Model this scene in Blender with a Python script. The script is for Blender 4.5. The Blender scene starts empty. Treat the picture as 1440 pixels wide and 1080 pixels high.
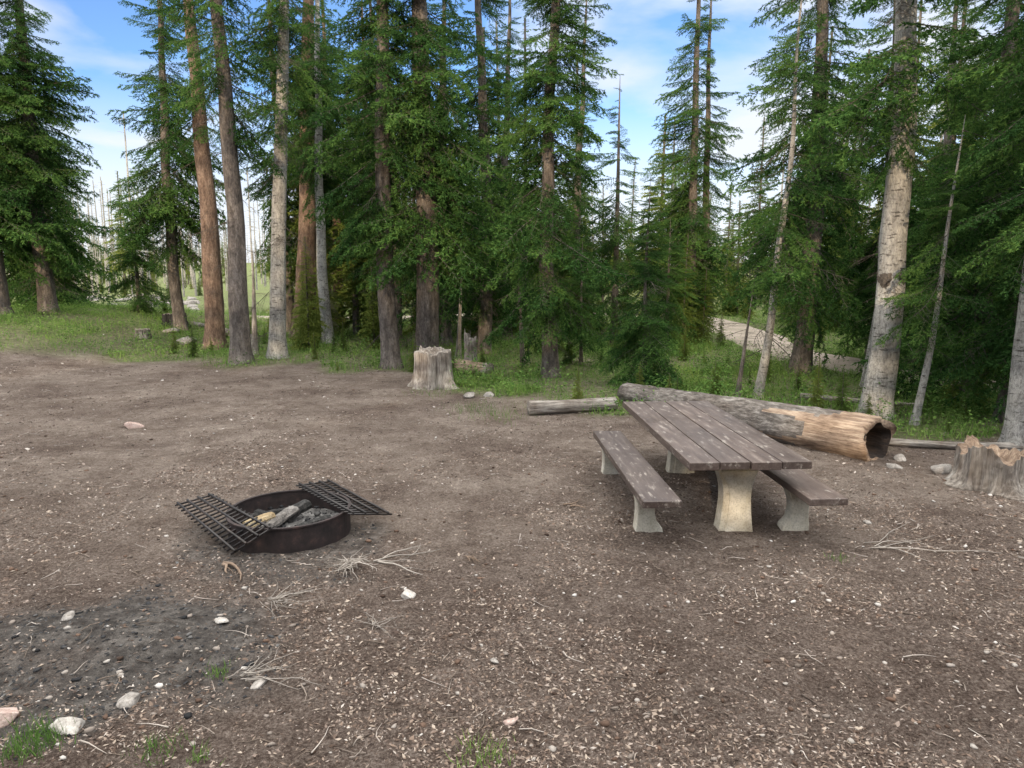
import bpy, bmesh, math, random
import numpy as np
from mathutils import Vector, Matrix
rng=np.random.default_rng(7); random.seed(7)
scene=bpy.context.scene
scene.view_settings.view_transform='Standard'
COL=scene.collection
R=math.radians

# ---------------------------------------------------------------- noise / terrain
_T=np.random.default_rng(3).random((256,256))
def vn(x,y,s,o=0):
    x=np.asarray(x,float)/s+o*17.3+1000; y=np.asarray(y,float)/s+o*9.1+1000
    ix=np.floor(x).astype(int); iy=np.floor(y).astype(int)
    fx=x-ix; fy=y-iy; fx=fx*fx*(3-2*fx); fy=fy*fy*(3-2*fy)
    a=_T[ix%256,iy%256]; b=_T[(ix+1)%256,iy%256]; c=_T[ix%256,(iy+1)%256]; d=_T[(ix+1)%256,(iy+1)%256]
    return (a*(1-fx)+b*fx)*(1-fy)+(c*(1-fx)+d*fx)*fy
def S(t):
    t=np.clip(t,0,1); return t*t*(3-2*t)
def H(x,y):
    x=np.asarray(x,float); y=np.asarray(y,float)
    z=1.05*S((-x-10)/7)*S((y-10)/14)*(1-S((y-30)/14))
    z=z+ (vn(x,y,3.1,1)-.5)*.06+(vn(x,y,.9,2)-.5)*.025
    z=z+ S((y-20)/20)*(vn(x,y,9,3)-.5)*.35
    z=z+ S((y-150)/200)*6
    z=z+ .09*np.exp(-(((x+2.75)/.8)**2+((y-4.75)/.45)**2))
    z=z-.03*np.exp(-(((x-2.2)/1.6)**2+((y-7.5)/1.6)**2))
    return z
def h(x,y): return float(H(x,y))
def micro(x,y):
    return (vn(x,y,.22,4)-.5)*.022+(vn(x,y,.08,5)-.5)*.018
VX=[-60,-30,-14,-8,-3,-1.2,.2,2.3,4,5.3,8,12,40]
VY=[24,21.5,19.6,19.6,18.2,15.8,13.0,12.8,11.3,10.1,9.9,9.5,9]
def veg(x,y):
    yb=np.interp(x,VX,VY)
    n=(vn(x,y,1.6,6)-.5)*2.6+(vn(x,y,.5,7)-.5)*1.2
    base=S((y-yb+n)/1.6+.2)
    patch=.5+.5*S((vn(x,y,2.3,21)*.6+vn(x,y,.8,22)*.4-.34)/.2)
    return base*np.maximum(patch,S((y-34)/10)*.8)
def ash(x,y):
    d=np.sqrt(((x+2.8)/1.75)**2+((y-4.55)/1.05)**2)+(vn(x,y,.4,8)-.5)*1.1
    d2=np.sqrt(((x+2.2)/1.1)**2+((y-6.5)/1.0)**2)+(vn(x,y,.3,9)-.5)*.6
    return np.maximum(.8*S((1.15-d)/.8), .6*S((1.1-d2)/.5))

# ---------------------------------------------------------------- materials
def newmat(name):
    m=bpy.data.materials.new(name); m.use_nodes=True
    nt=m.node_tree; b=nt.nodes['Principled BSDF']
    return m,nt,b
def N(nt,t,**k):
    n=nt.nodes.new(t)
    for a,v in k.items():
        if a in n.inputs.keys(): n.inputs[a].default_value=v
        else: setattr(n,a,v)
    return n
def ramp(nt,stops):
    r=nt.nodes.new('ShaderNodeValToRGB'); e=r.color_ramp.elements
    while len(e)<len(stops): e.new(.5)
    for i,(p,c) in enumerate(stops):
        e[i].position=p; e[i].color=(*c,1) if len(c)==3 else c
    return r
def L(nt,a,b): nt.links.new(a,b)
def noise(nt,scale,detail=6,rough=.6,coord='Object',stretch=(1,1,1),dist=0):
    tc=nt.nodes.new('ShaderNodeTexCoord'); mp=nt.nodes.new('ShaderNodeMapping')
    mp.inputs['Scale'].default_value=stretch
    n=nt.nodes.new('ShaderNodeTexNoise'); n.inputs['Scale'].default_value=scale
    n.inputs['Detail'].default_value=detail; n.inputs['Roughness'].default_value=rough; n.inputs['Distortion'].default_value=dist
    L(nt,tc.outputs[coord],mp.inputs[0]); L(nt,mp.outputs[0],n.inputs['Vector'])
    return n
def mix(nt,f,a,b,mode='MIX'):
    m=nt.nodes.new('ShaderNodeMix'); m.data_type='RGBA'; m.blend_type=mode
    for s,v in ((m.inputs[0],f),(m.inputs[6],a),(m.inputs[7],b)):
        if hasattr(v,'links'): L(nt,v,s)
        elif isinstance(v,(int,float)): s.default_value=v
        else: s.default_value=(*v,1)
    return m.outputs[2]
def bump(nt,b,src,strength=.5,dist=.02):
    bp=nt.nodes.new('ShaderNodeBump'); bp.inputs['Strength'].default_value=strength; bp.inputs['Distance'].default_value=dist
    L(nt,src,bp.inputs['Height']); L(nt,bp.outputs[0],b.inputs['Normal'])

def mat_bark(name,c0,c1,c2,spots=False):
    m,nt,b=newmat(name)
    n1=noise(nt,6,8,.7,stretch=(1.6,1.6,.45)); n2=noise(nt,1.1,4,.6); n3=noise(nt,30,5,.7,stretch=(1,1,.5))
    r=ramp(nt,[(.3,c0),(.5,c1),(.68,c2)]); L(nt,n1.outputs[0],r.inputs[0])
    r2=ramp(nt,[(.35,(.55,.55,.55)),(.65,(1.2,1.17,1.12))]); L(nt,n2.outputs[0],r2.inputs[0])
    c=mix(nt,1.0,r.outputs[0],r2.outputs[0],'MULTIPLY')
    r3=ramp(nt,[(.35,(.4,.4,.4)),(.55,(1,1,1))]); L(nt,n3.outputs[0],r3.inputs[0])
    c=mix(nt,.8,c,r3.outputs[0],'MULTIPLY')
    if spots:
        n4=noise(nt,4.5,5,.65,stretch=(1,1,4.5)); r4=ramp(nt,[(.36,(.16,.145,.13)),(.43,(1,1,1))]); L(nt,n4.outputs[0],r4.inputs[0])
        c=mix(nt,.9,c,r4.outputs[0],'MULTIPLY')
    L(nt,c,b.inputs['Base Color']); b.inputs['Roughness'].default_value=.95
    ad=N(nt,'ShaderNodeMath',operation='ADD'); L(nt,n1.outputs[0],ad.inputs[0]); L(nt,n3.outputs[0],ad.inputs[1])
    bump(nt,b,ad.outputs[0],1,.06); return m
BARK_O=mat_bark('bark_sun_warm',(.09,.056,.042),(.25,.17,.127),(.42,.31,.24))  # sunlight on the trunks is partly put into this warmer bark colour
BARK_B=mat_bark('bark_brown',(.08,.065,.056),(.21,.178,.155),(.38,.335,.3))
BARK_G=mat_bark('bark_pale_grey',(.3,.285,.265),(.52,.505,.475),(.68,.665,.635),True)
TWIG=mat_bark('twig',(.06,.048,.04),(.155,.13,.11),(.28,.245,.215))

def mat_needle(name,dark,mid,light,trans=.3):
    m,nt,b=newmat(name); nt.nodes.remove(b)
    oi=nt.nodes.new('ShaderNodeObjectInfo'); ge=nt.nodes.new('ShaderNodeNewGeometry')
    a=N(nt,'ShaderNodeMath',operation='MULTIPLY'); L(nt,oi.outputs['Random'],a.inputs[0]); a.inputs[1].default_value=.5
    a2=N(nt,'ShaderNodeMath',operation='MULTIPLY_ADD'); L(nt,ge.outputs['Random Per Island'],a2.inputs[0]); a2.inputs[1].default_value=.5; L(nt,a.outputs[0],a2.inputs[2])
    r=ramp(nt,[(.1,dark),(.5,mid),(.92,light)]); L(nt,a2.outputs[0],r.inputs[0])
    df=nt.nodes.new('ShaderNodeBsdfDiffuse'); L(nt,r.outputs[0],df.inputs[0])
    tr=nt.nodes.new('ShaderNodeBsdfTranslucent'); L(nt,r.outputs[0],tr.inputs[0])
    ms=nt.nodes.new('ShaderNodeMixShader'); ms.inputs[0].default_value=trans
    L(nt,df.outputs[0],ms.inputs[1]); L(nt,tr.outputs[0],ms.inputs[2])
    L(nt,ms.outputs[0],nt.nodes['Material Output'].inputs[0]); return m
NEED=mat_needle('spruce_needles',(.022,.054,.018),(.058,.13,.036),(.145,.25,.06))
NEEDY=mat_needle('far_needles_sunlit',(.045,.08,.022),(.115,.17,.04),(.27,.3,.075))  # sunlit look of far trees put into a yellower, lighter needle colour
GRASS=mat_needle('grass_blades',(.07,.14,.035),(.15,.26,.06),(.3,.4,.12),.35)

def mat_rand(name,stops,rough=.9):
    m,nt,b=newmat(name); ge=nt.nodes.new('ShaderNodeNewGeometry')
    r=ramp(nt,stops); L(nt,ge.outputs['Random Per Island'],r.inputs[0]); r.color_ramp.interpolation='LINEAR'
    L(nt,r.outputs[0],b.inputs['Base Color']); b.inputs['Roughness'].default_value=rough; b.inputs['Specular IOR Level'].default_value=.2; return m
CHIP=mat_rand('litter_chips',[(0,(.03,.021,.017)),(.4,(.095,.067,.054)),(.72,(.19,.145,.12)),(.93,(.3,.25,.215)),(1,(.48,.44,.4))])
COAL=mat_rand('charcoal',[(0,(.008,.008,.009)),(.7,(.03,.03,.032)),(1,(.12,.115,.11))],.7)
def mat_rock(name,a,b_,c):
    m,nt,b=newmat(name); n=noise(nt,9,8,.7); n2=noise(nt,60,4,.6); r=ramp(nt,[(.3,a),(.5,b_),(.7,c)]); L(nt,n.outputs[0],r.inputs[0])
    r2=ramp(nt,[(.38,(.55,.52,.5)),(.52,(1,1,1))]); L(nt,n2.outputs[0],r2.inputs[0])
    L(nt,mix(nt,.7,r.outputs[0],r2.outputs[0],'MULTIPLY'),b.inputs['Base Color']); b.inputs['Roughness'].default_value=.9; bump(nt,b,n.outputs[0],.8,.02); return m
ROCKW=mat_rock('rock_white',(.25,.225,.2),(.42,.39,.355),(.58,.55,.51))
ROCKP=mat_rock('rock_pink',(.28,.19,.16),(.42,.31,.27),(.55,.45,.4))
ROCKG=mat_rock('rock_grey',(.15,.135,.12),(.28,.255,.23),(.42,.39,.36))
PEB=mat_rand('pebbles',[(0,(.1,.08,.065)),(.5,(.22,.185,.16)),(.85,(.33,.3,.27)),(1,(.52,.49,.46))])

def mat_paint():
    m,nt,b=newmat('brown_painted_planks')
    n=noise(nt,3,8,.7,stretch=(6,.6,6)); n2=noise(nt,9,7,.7,stretch=(2,.5,2)); n3=noise(nt,1.5,3,.5)
    r=ramp(nt,[(.3,(.045,.031,.027)),(.55,(.085,.064,.056)),(.72,(.17,.142,.125))]); L(nt,n.outputs[0],r.inputs[0])
    oi=nt.nodes.new('ShaderNodeObjectInfo'); ro=ramp(nt,[(0,(.75,.75,.75)),(1,(1.35,1.3,1.25))]); L(nt,oi.outputs['Random'],ro.inputs[0])
    cc=mix(nt,1.0,r.outputs[0],ro.outputs[0],'MULTIPLY')
    wr=ramp(nt,[(.57,(0,0,0)),(.65,(1,1,1))]); L(nt,n2.outputs[0],wr.inputs[0])
    c=mix(nt,wr.outputs[0],cc,(.27,.235,.205))
    L(nt,c,b.inputs['Base Color'])
    rr=ramp(nt,[(.3,(.3,)*3),(.7,(.55,)*3)]); L(nt,n3.outputs[0],rr.inputs[0]); L(nt,rr.outputs[0],b.inputs['Roughness'])
    bump(nt,b,n.outputs[0],.5,.012); return m
PAINT=mat_paint()
def mat_conc():
    m,nt,b=newmat('cast_concrete'); n=noise(nt,5,8,.65); n2=noise(nt,60,3,.5)
    r=ramp(nt,[(.3,(.36,.31,.235)),(.5,(.53,.49,.4)),(.7,(.66,.62,.53))]); L(nt,n.outputs[0],r.inputs[0])
    r2=ramp(nt,[(.35,(.6,.6,.6)),(.5,(1,1,1))]); L(nt,n2.outputs[0],r2.inputs[0])
    c=mix(nt,.6,r.outputs[0],r2.outputs[0],'MULTIPLY')
    n3=noise(nt,2.2,5,.7); r3=ramp(nt,[(.35,(.5,.44,.38)),(.55,(1,1,1))]); L(nt,n3.outputs[0],r3.inputs[0])
    c=mix(nt,.6,c,r3.outputs[0],'MULTIPLY')
    L(nt,c,b.inputs['Base Color']); b.inputs['Roughness'].default_value=.92; bump(nt,b,n2.outputs[0],.4,.006); return m
CONC=mat_conc()
def mat_steel(name,a,b_,c,rough):
    m,nt,b=newmat(name); n=noise(nt,7,8,.7); r=ramp(nt,[(.35,a),(.55,b_),(.72,c)]); L(nt,n.outputs[0],r.inputs[0])
    L(nt,r.outputs[0],b.inputs['Base Color']); b.inputs['Roughness'].default_value=rough; b.inputs['Metallic'].default_value=.25
    bump(nt,b,n.outputs[0],.3,.005); return m
STEEL=mat_steel('rusty_steel',(.014,.011,.011),(.035,.024,.023),(.09,.052,.044),.7)
GRATE=mat_steel('grate_steel',(.015,.013,.013),(.032,.027,.026),(.09,.065,.055),.5)
def mat_wood(name,a,b_,c,st=(3,3,.4)):
    m,nt,b=newmat(name); n=noise(nt,6,9,.7,stretch=st); n2=noise(nt,2.2,4,.6)
    r=ramp(nt,[(.3,a),(.5,b_),(.68,c)]); L(nt,n.outputs[0],r.inputs[0])
    r2=ramp(nt,[(.35,(.5,.45,.42)),(.6,(1.1,1.1,1.1))]); L(nt,n2.outputs[0],r2.inputs[0])
    cc=mix(nt,1.0,r.outputs[0],r2.outputs[0],'MULTIPLY')
    L(nt,cc,b.inputs['Base Color']); b.inputs['Roughness'].default_value=.9; bump(nt,b,n.outputs[0],1,.05); return m
OLDW=mat_wood('weathered_wood',(.085,.07,.06),(.3,.27,.235),(.53,.49,.44),(4,4,.35))
LOGM=mat_wood('log_bark',(.045,.038,.032),(.17,.15,.132),(.37,.34,.305),(3,3,1.1))
LOGE=mat_wood('log_bare_wood',(.1,.068,.05),(.36,.26,.185),(.55,.44,.33),(4,4,.4))
HOLLOW=mat_wood('log_hollow_dark',(.008,.006,.005),(.03,.02,.015),(.07,.045,.03))  # near-black wood colour for the inside of the hollow log end
CHAR=mat_wood('charred_wood',(.006,.006,.006),(.02,.019,.018),(.09,.085,.08))
YEL=mat_wood('fresh_split_wood',(.3,.2,.1),(.55,.43,.25),(.7,.6,.42))

def mat_ground():
    m,nt,b=newmat('forest_floor')
    at=nt.nodes.new('ShaderNodeAttribute'); at.attribute_name='mask'
    sp=nt.nodes.new('ShaderNodeSeparateColor'); L(nt,at.outputs['Color'],sp.inputs[0])
    n1=noise(nt,.55,5,.6); n2=noise(nt,42,7,.8); n3=noise(nt,8,7,.72); n4=noise(nt,110,3,.6); n5=noise(nt,1.6,6,.65)
    r=ramp(nt,[(.34,(.045,.033,.027)),(.46,(.125,.094,.078)),(.55,(.215,.172,.146)),(.68,(.38,.33,.285))]); L(nt,n2.outputs[0],r.inputs[0])
    tan=ramp(nt,[(.34,(.16,.128,.107)),(.5,(.285,.237,.2)),(.66,(.42,.367,.32))]); L(nt,n2.outputs[0],tan.inputs[0])
    f=N(nt,'ShaderNodeMath',operation='MULTIPLY'); L(nt,sp.outputs[2],f.inputs[0])
    rr=ramp(nt,[(.36,(.1,)*3),(.6,(1,)*3)]); L(nt,n1.outputs[0],rr.inputs[0]); L(nt,rr.outputs[0],f.inputs[1])
    c=mix(nt,f.outputs[0],r.outputs[0],tan.outputs[0])
    var=ramp(nt,[(.3,(.6,.57,.55)),(.7,(1.22,1.22,1.22))]); L(nt,n3.outputs[0],var.inputs[0])
    c=mix(nt,.9,c,var.outputs[0],'MULTIPLY')
    v5=ramp(nt,[(.35,(.72,.68,.66)),(.62,(1.12,1.12,1.12))]); L(nt,n5.outputs[0],v5.inputs[0])
    c=mix(nt,.9,c,v5.outputs[0],'MULTIPLY')
    ar=ramp(nt,[(.35,(.035,.033,.032)),(.52,(.12,.112,.104)),(.7,(.28,.258,.236))]); L(nt,n3.outputs[0],ar.inputs[0])
    c=mix(nt,sp.outputs[1],c,ar.outputs[0])
    gr=ramp(nt,[(.3,(.09,.085,.048)),(.5,(.15,.19,.07)),(.7,(.33,.33,.17))]); L(nt,n3.outputs[0],gr.inputs[0])
    c=mix(nt,sp.outputs[0],c,gr.outputs[0])
    L(nt,c,b.inputs['Base Color']); b.inputs['Roughness'].default_value=1; b.inputs['Specular IOR Level'].default_value=.1
    ad=N(nt,'ShaderNodeMath',operation='ADD'); L(nt,n2.outputs[0],ad.inputs[0]); L(nt,n4.outputs[0],ad.inputs[1])
    bump(nt,b,ad.outputs[0],1,.045); return m
GROUND=mat_ground()
def mat_road():
    m,nt,b=newmat('gravel'); n=noise(nt,30,6,.7); n2=noise(nt,.8,4,.6)
    r=ramp(nt,[(.3,(.27,.22,.18)),(.6,(.42,.36,.31)),(.8,(.55,.49,.43))]); L(nt,n.outputs[0],r.inputs[0])
    r2=ramp(nt,[(.3,(.6,.62,.55)),(.7,(1.05,1.05,1.05))]); L(nt,n2.outputs[0],r2.inputs[0])
    L(nt,mix(nt,1.0,r.outputs[0],r2.outputs[0],'MULTIPLY'),b.inputs['Base Color']); b.inputs['Roughness'].default_value=1; b.inputs['Specular IOR Level'].default_value=.1; bump(nt,b,n.outputs[0],.7,.02); return m
ROAD=mat_road()

# ---------------------------------------------------------------- mesh helpers
def mk(name,V,F,mats,midx=None,smooth=False,link=True):
    me=bpy.data.meshes.new(name)
    V=np.asarray(V,np.float32)
    if isinstance(F,np.ndarray):
        k=F.shape[1]; me.vertices.add(len(V)); me.vertices.foreach_set('co',V.ravel())
        me.loops.add(F.size); me.loops.foreach_set('vertex_index',F.astype(np.int32).ravel())
        me.polygons.add(len(F)); me.polygons.foreach_set('loop_start',np.arange(0,F.size,k,dtype=np.int32))
        me.polygons.foreach_set('loop_total',np.full(len(F),k,dtype=np.int32))
    else: me.from_pydata(V.tolist(),[],F)
    for m in mats: me.materials.append(m)
    if midx is not None: me.polygons.foreach_set('material_index',np.asarray(midx,np.int32))
    if smooth: me.polygons.foreach_set('use_smooth',np.ones(len(me.polygons),bool))
    me.update(calc_edges=True); me.validate()
    ob=bpy.data.objects.new(name,me)
    if link: COL.objects.link(ob)
    return ob
def empty(name,loc=(0,0,0),rz=0):
    e=bpy.data.objects.new(name,None); e.empty_display_size=.2; e.location=loc; e.rotation_euler=(0,0,rz); COL.objects.link(e); return e
def child(o,p): o.parent=p; return o
def tube(P,Rr,n=8,cap=True,jit=0,seed=0):
    P=[Vector(p) for p in P]; V=[];F=[]; rr=random.Random(seed)
    up=Vector((0,0,1)); 
    d0=(P[1]-P[0]).normalized()
    if abs(d0.z)>.9: up=Vector((1,0,0))
    for i,p in enumerate(P):
        d=(P[min(i+1,len(P)-1)]-P[max(i-1,0)]).normalized()
        a=d.cross(up).normalized(); b=a.cross(d)
        for j in range(n):
            t=2*math.pi*j/n; r=Rr[i]*(1+jit*(rr.random()-.5))
            V.append(p+a*math.cos(t)*r+b*math.sin(t)*r)
    for i in range(len(P)-1):
        for j in range(n):
            F.append((i*n+j,i*n+(j+1)%n,(i+1)*n+(j+1)%n,(i+1)*n+j))
    if cap: F.append(tuple(range(n-1,-1,-1))); F.append(tuple((len(P)-1)*n+j for j in range(n)))
    return V,F
def join(parts):
    V=[];F=[]
    for v,f in parts:
        o=len(V); V+=list(v); F+=[tuple(i+o for i in q) for q in f]
    return V,F
def bevel(o,w=.01,s=2):
    m=o.modifiers.new('bevel','BEVEL'); m.width=w; m.segments=s; m.limit_method='ANGLE'; return o

def gn(coll):
    ng=bpy.data.node_groups.new('scatter_'+coll.name,'GeometryNodeTree')
    ng.interface.new_socket('Geometry',in_out='INPUT',socket_type='NodeSocketGeometry')
    ng.interface.new_socket('Geometry',in_out='OUTPUT',socket_type='NodeSocketGeometry')
    i=ng.nodes.new('NodeGroupInput'); o=ng.nodes.new('NodeGroupOutput')
    ip=ng.nodes.new('GeometryNodeInstanceOnPoints'); ci=ng.nodes.new('GeometryNodeCollectionInfo')
    ci.inputs['Collection'].default_value=coll; ci.inputs['Separate Children'].default_value=True; ci.inputs['Reset Children'].default_value=True
    def na(n,t):
        x=ng.nodes.new('GeometryNodeInputNamedAttribute'); x.data_type=t; x.inputs['Name'].default_value=n; return x.outputs['Attribute']
    e=ng.nodes.new('FunctionNodeEulerToRotation')
    l=ng.links.new
    l(i.outputs[0],ip.inputs['Points']); l(ci.outputs[0],ip.inputs['Instance']); ip.inputs['Pick Instance'].default_value=True
    l(na('idx','INT'),ip.inputs['Instance Index']); l(na('rot','FLOAT_VECTOR'),e.inputs[0]); l(e.outputs[0],ip.inputs['Rotation'])
    l(na('scl','FLOAT_VECTOR'),ip.inputs['Scale']); l(ip.outputs[0],o.inputs[0]); return ng
def scatter(name,ng,P,Ro,Sc,Ix):
    me=bpy.data.meshes.new(name); P=np.asarray(P,np.float32); me.vertices.add(len(P)); me.vertices.foreach_set('co',P.ravel())
    for nm,t,d,k in (('rot','FLOAT_VECTOR',Ro,'vector'),('scl','FLOAT_VECTOR',Sc,'vector'),('idx','INT',Ix,'value')):
        a=me.attributes.new(nm,t,'POINT'); a.data.foreach_set(k,np.asarray(d,np.int32 if k=='value' else np.float32).ravel())
    o=bpy.data.objects.new(name,me); COL.objects.link(o)
    m=o.modifiers.new('scatter','NODES'); m.node_group=ng; return o

# ---------------------------------------------------------------- bough templates
def needles(P0,P1,spacing,ln,w,per,r,flat=.6):
    d=P1-P0; Ls=np.linalg.norm(d,axis=1); n=np.maximum((Ls/spacing*per).astype(int),1)
    idx=np.repeat(np.arange(len(P0)),n); t=r.random(len(idx))[:,None]
    D=d[idx]/Ls[idx][:,None]; pos=P0[idx]+d[idx]*t
    q=r.normal(size=(len(idx),3)); q[:,2]*=flat; q[:,2]+=.12
    q-=D*(q*D).sum(1)[:,None]; q/=np.linalg.norm(q,axis=1)[:,None]+1e-6
    nd=D*.75+q*.75; nd/=np.linalg.norm(nd,axis=1)[:,None]
    s=np.cross(nd,r.normal(size=nd.shape)); s/=np.linalg.norm(s,axis=1)[:,None]+1e-6
    l=ln*(.6+.7*r.random(len(idx)))[:,None]
    V=np.stack([pos-s*w/2,pos+s*w/2,pos+nd*l],1).reshape(-1,3)
    F=np.arange(len(V)).reshape(-1,3); return V,F
def stems(P0,P1,R0):
    D=P1-P0; D/=np.linalg.norm(D,axis=1)[:,None]
    u=np.cross(D,np.tile([0.1,.2,1.],(len(D),1))); u/=np.linalg.norm(u,axis=1)[:,None]; v=np.cross(D,u)
    vs=[]
    for k in range(3):
        a=2*math.pi*k/3; o=u*math.cos(a)+v*math.sin(a)
        vs.append(P0+o*R0[:,None]); vs.append(P1+o*R0[:,None]*.55)
    V=np.stack(vs,1).reshape(-1,3); b=np.arange(len(P0))[:,None]*6
    F=np.concatenate([np.stack([b+0,b+2,b+3],2)[:,0],np.stack([b+0,b+3,b+1],2)[:,0],np.stack([b+2,b+4,b+5],2)[:,0],np.stack([b+2,b+5,b+3],2)[:,0],
       np.stack([b+4,b+0,b+1],2)[:,0],np.stack([b+4,b+1,b+5],2)[:,0]])
    return V,F
def bough(name,seed,dead=False,Lg=1.5,sp=.032,nl=.058,nw=.019,droop=.25):
    r=np.random.default_rng(seed); A=[];B=[];Rd=[];need=[]
    def stem(s): return np.array([s, .05*math.sin(s*3+seed), -droop*(s/Lg)**1.3*Lg*.6+ .14*(s/Lg)**4])
    ss=np.linspace(0,Lg,9)
    for i in range(8): A.append(stem(ss[i]));B.append(stem(ss[i+1]));Rd.append(.016*(1-.85*i/8)); need.append(i>1)
    s=.18; side=1
    while s<Lg-.02:
        if not(dead and r.random()<.35):
            ln=((Lg-s)*.48+.1)*(.65+.5*r.random())
            if s<.4: ln*=.7
            ang=R(48+18*r.random())
            d=np.array([math.cos(ang),side*math.sin(ang),-.15-.5*r.random()]); p=stem(s)
            nseg=max(2,int(ln/.13)); q=p
            for k in range(nseg):
                q2=q+d*ln/nseg; d=d+np.array([.12,0,.03]); d=d/np.linalg.norm(d)
                A.append(q);B.append(q2);Rd.append(.006*(1-.6*k/nseg)); need.append(True)
                if not dead or r.random()<.5:
                    for sd in (1,-1):
                        if r.random()<.8:
                            l2=(.08+.1*r.random())*(1-.4*k/nseg)
                            nrm=np.array([-d[1],d[0],0])*sd
                            d2=d*.75+nrm*.65+np.array([0,0,-.1-.5*r.random()]); d2/=np.linalg.norm(d2)
                            A.append(q2);B.append(q2+d2*l2);Rd.append(.0035); need.append(True)
                q=q2
        side=-side; s+=.055+.035*r.random()
    A=np.array(A);B=np.array(B);Rd=np.array(Rd);need=np.array(need)
    if dead:
        V2,F2=stems(A,B,Rd); return mk(name,V2,F2,[TWIG],link=False)
    big=Rd>.0045
    V2,F2=stems(A[big],B[big],Rd[big])
    V1,F1=needles(A[need],B[need],sp,nl,nw,3,r)
    V=np.concatenate([V1,V2]);F=np.concatenate([F1,F2+len(V1)])
    return mk(name,V,F,[NEED,TWIG],np.r_[np.zeros(len(F1)),np.ones(len(F2))],link=False)
BC=bpy.data.collections.new('boughs')
for i in range(5): BC.objects.link(bough('a_bough_%d'%i,10+i,droop=[.15,.35,.55,.25,.8][i]))
NB=5
for i in range(3): BC.objects.link(bough('b_deadbough_%d'%i,30+i,dead=True,droop=.4))
NGB=gn(BC)

def crown(H_,zb,Lmax,c,r,dens=1.,dead=8,power=.75,topL=.25,sd=0):
    P=[];Ro=[];Sc=[];Ix=[]
    z=zb
    while z<H_-.1:
        f=(z-zb)/(H_-zb)
        Lb=Lmax*((1-f)**power)*(1-topL)+Lmax*topL*(1-f)
        Lb*=min(1,.6+f*5)
        nb=r.poisson(3.8*dens*(1 if z<11.5 else .55))+1
        for k in range(nb):
            az=r.random()*2*math.pi
            cl=float(vn(math.cos(az)*1.6+5,math.sin(az)*1.6+z*.9,1.,sd%40+3))
            if cl<.33 and r.random()<.85: continue
            l=max(.2,Lb*(.42+.35*r.random()+.75*cl))
            el=R(-34+50*f+ r.normal()*11)
            zz=z+r.random()*.3; cx,cy=c(zz)
            P.append((cx,cy,zz)); Ro.append((r.normal()*.25,-el,az)); s=l/1.5
            Sc.append((s,s*(.8+.3*r.random()) if s>.4 else s*1.3,s)); Ix.append(r.integers(0,NB))
        z+=.24+.18*r.random()
    for k in range(dead):
        zz=.8+r.random()*max(.5,(zb+3.5-.8)); s=(.3+.6*r.random())*min(1.1,Lmax/1.3); cx,cy=c(zz)
        P.append((cx,cy,zz)); Ro.append((r.normal()*.3,R(5+30*r.random()),r.random()*6.28)); Sc.append((s,s,s)); Ix.append(NB+r.integers(0,3))
    return P,Ro,Sc,Ix
def trunk(H_,rad,c,seed,flare=1.35,n=16):
    r=np.random.default_rng(seed); zs=np.r_[-.3,0,.12,.3,.6,np.arange(1,H_,.4),H_]
    ph=r.random(4)*6.28; V=[];F=[]
    th=np.arange(n)/n*2*math.pi
    for i,z in enumerate(zs):
        zz=max(z,0); rr=rad*(max(0,1-zz/H_)**.8*.95+.05)*(1+(flare-1)*math.exp(-zz/.25))
        rad_=rr*(1+.05*np.sin(3*th+ph[0]+zz*.6)+.04*np.sin(5*th+ph[1]-zz)+ .12*math.exp(-zz/.25)*np.sin(4*th+ph[2])+r.normal(size=n)*.02)
        cx,cy=c(zz)
        V+=[(cx+rad_[j]*math.cos(th[j]),cy+rad_[j]*math.sin(th[j]),z) for j in range(n)]
    for i in range(len(zs)-1):
        for j in range(n): F.append((i*n+j,i*n+(j+1)%n,(i+1)*n+(j+1)%n,(i+1)*n+j))
    return V,F
_tc=[0]
def tree(x,y,H_,rad,zb,Lmax,bark,lean=(0,0),bend=.12,dens=1.,dead=26,name='spruce_tree',scar=None,**k):
    _tc[0]+=1; sd=100+_tc[0]; r=np.random.default_rng(sd); ph=r.random()*6.28
    def c(z): 
        b=bend*math.sin(math.pi*min(z,H_)/8)+.025*math.sin(z*1.7+ph); return (lean[0]*z+b*math.cos(ph), lean[1]*z+b*math.sin(ph))
    e=empty(name,(x,y,h(x,y)))
    V,F=trunk(H_,rad,c,sd); child(mk('trunk',V,F,[bark],smooth=True),e)
    if scar:
        zs=np.linspace(scar-.11,scar+.11,9); n=28; V=[];F=[]
        for i,z in enumerate(zs):
            cx,cy=c(z); rr=rad*(1-z/H_)**.8
            for j in range(n):
                a=2*math.pi*j/n; q=rr*(.97+.1*math.sin(math.pi*i/8)*(.3+1.1*r.random())); V.append((cx+q*math.cos(a),cy+q*math.sin(a),z+.05*math.sin(3*a)+.04*r.random()))
        for i in range(8):
            for j in range(n): F.append((i*n+j,i*n+(j+1)%n,(i+1)*n+(j+1)%n,(i+1)*n+j))
        child(mk('bark_scar',V,F,[TWIG]),e)
    P=crown(H_,zb,Lmax,c,r,dens,dead,sd=sd,**k); child(scatter('crown',NGB,*P),e); return e

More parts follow.
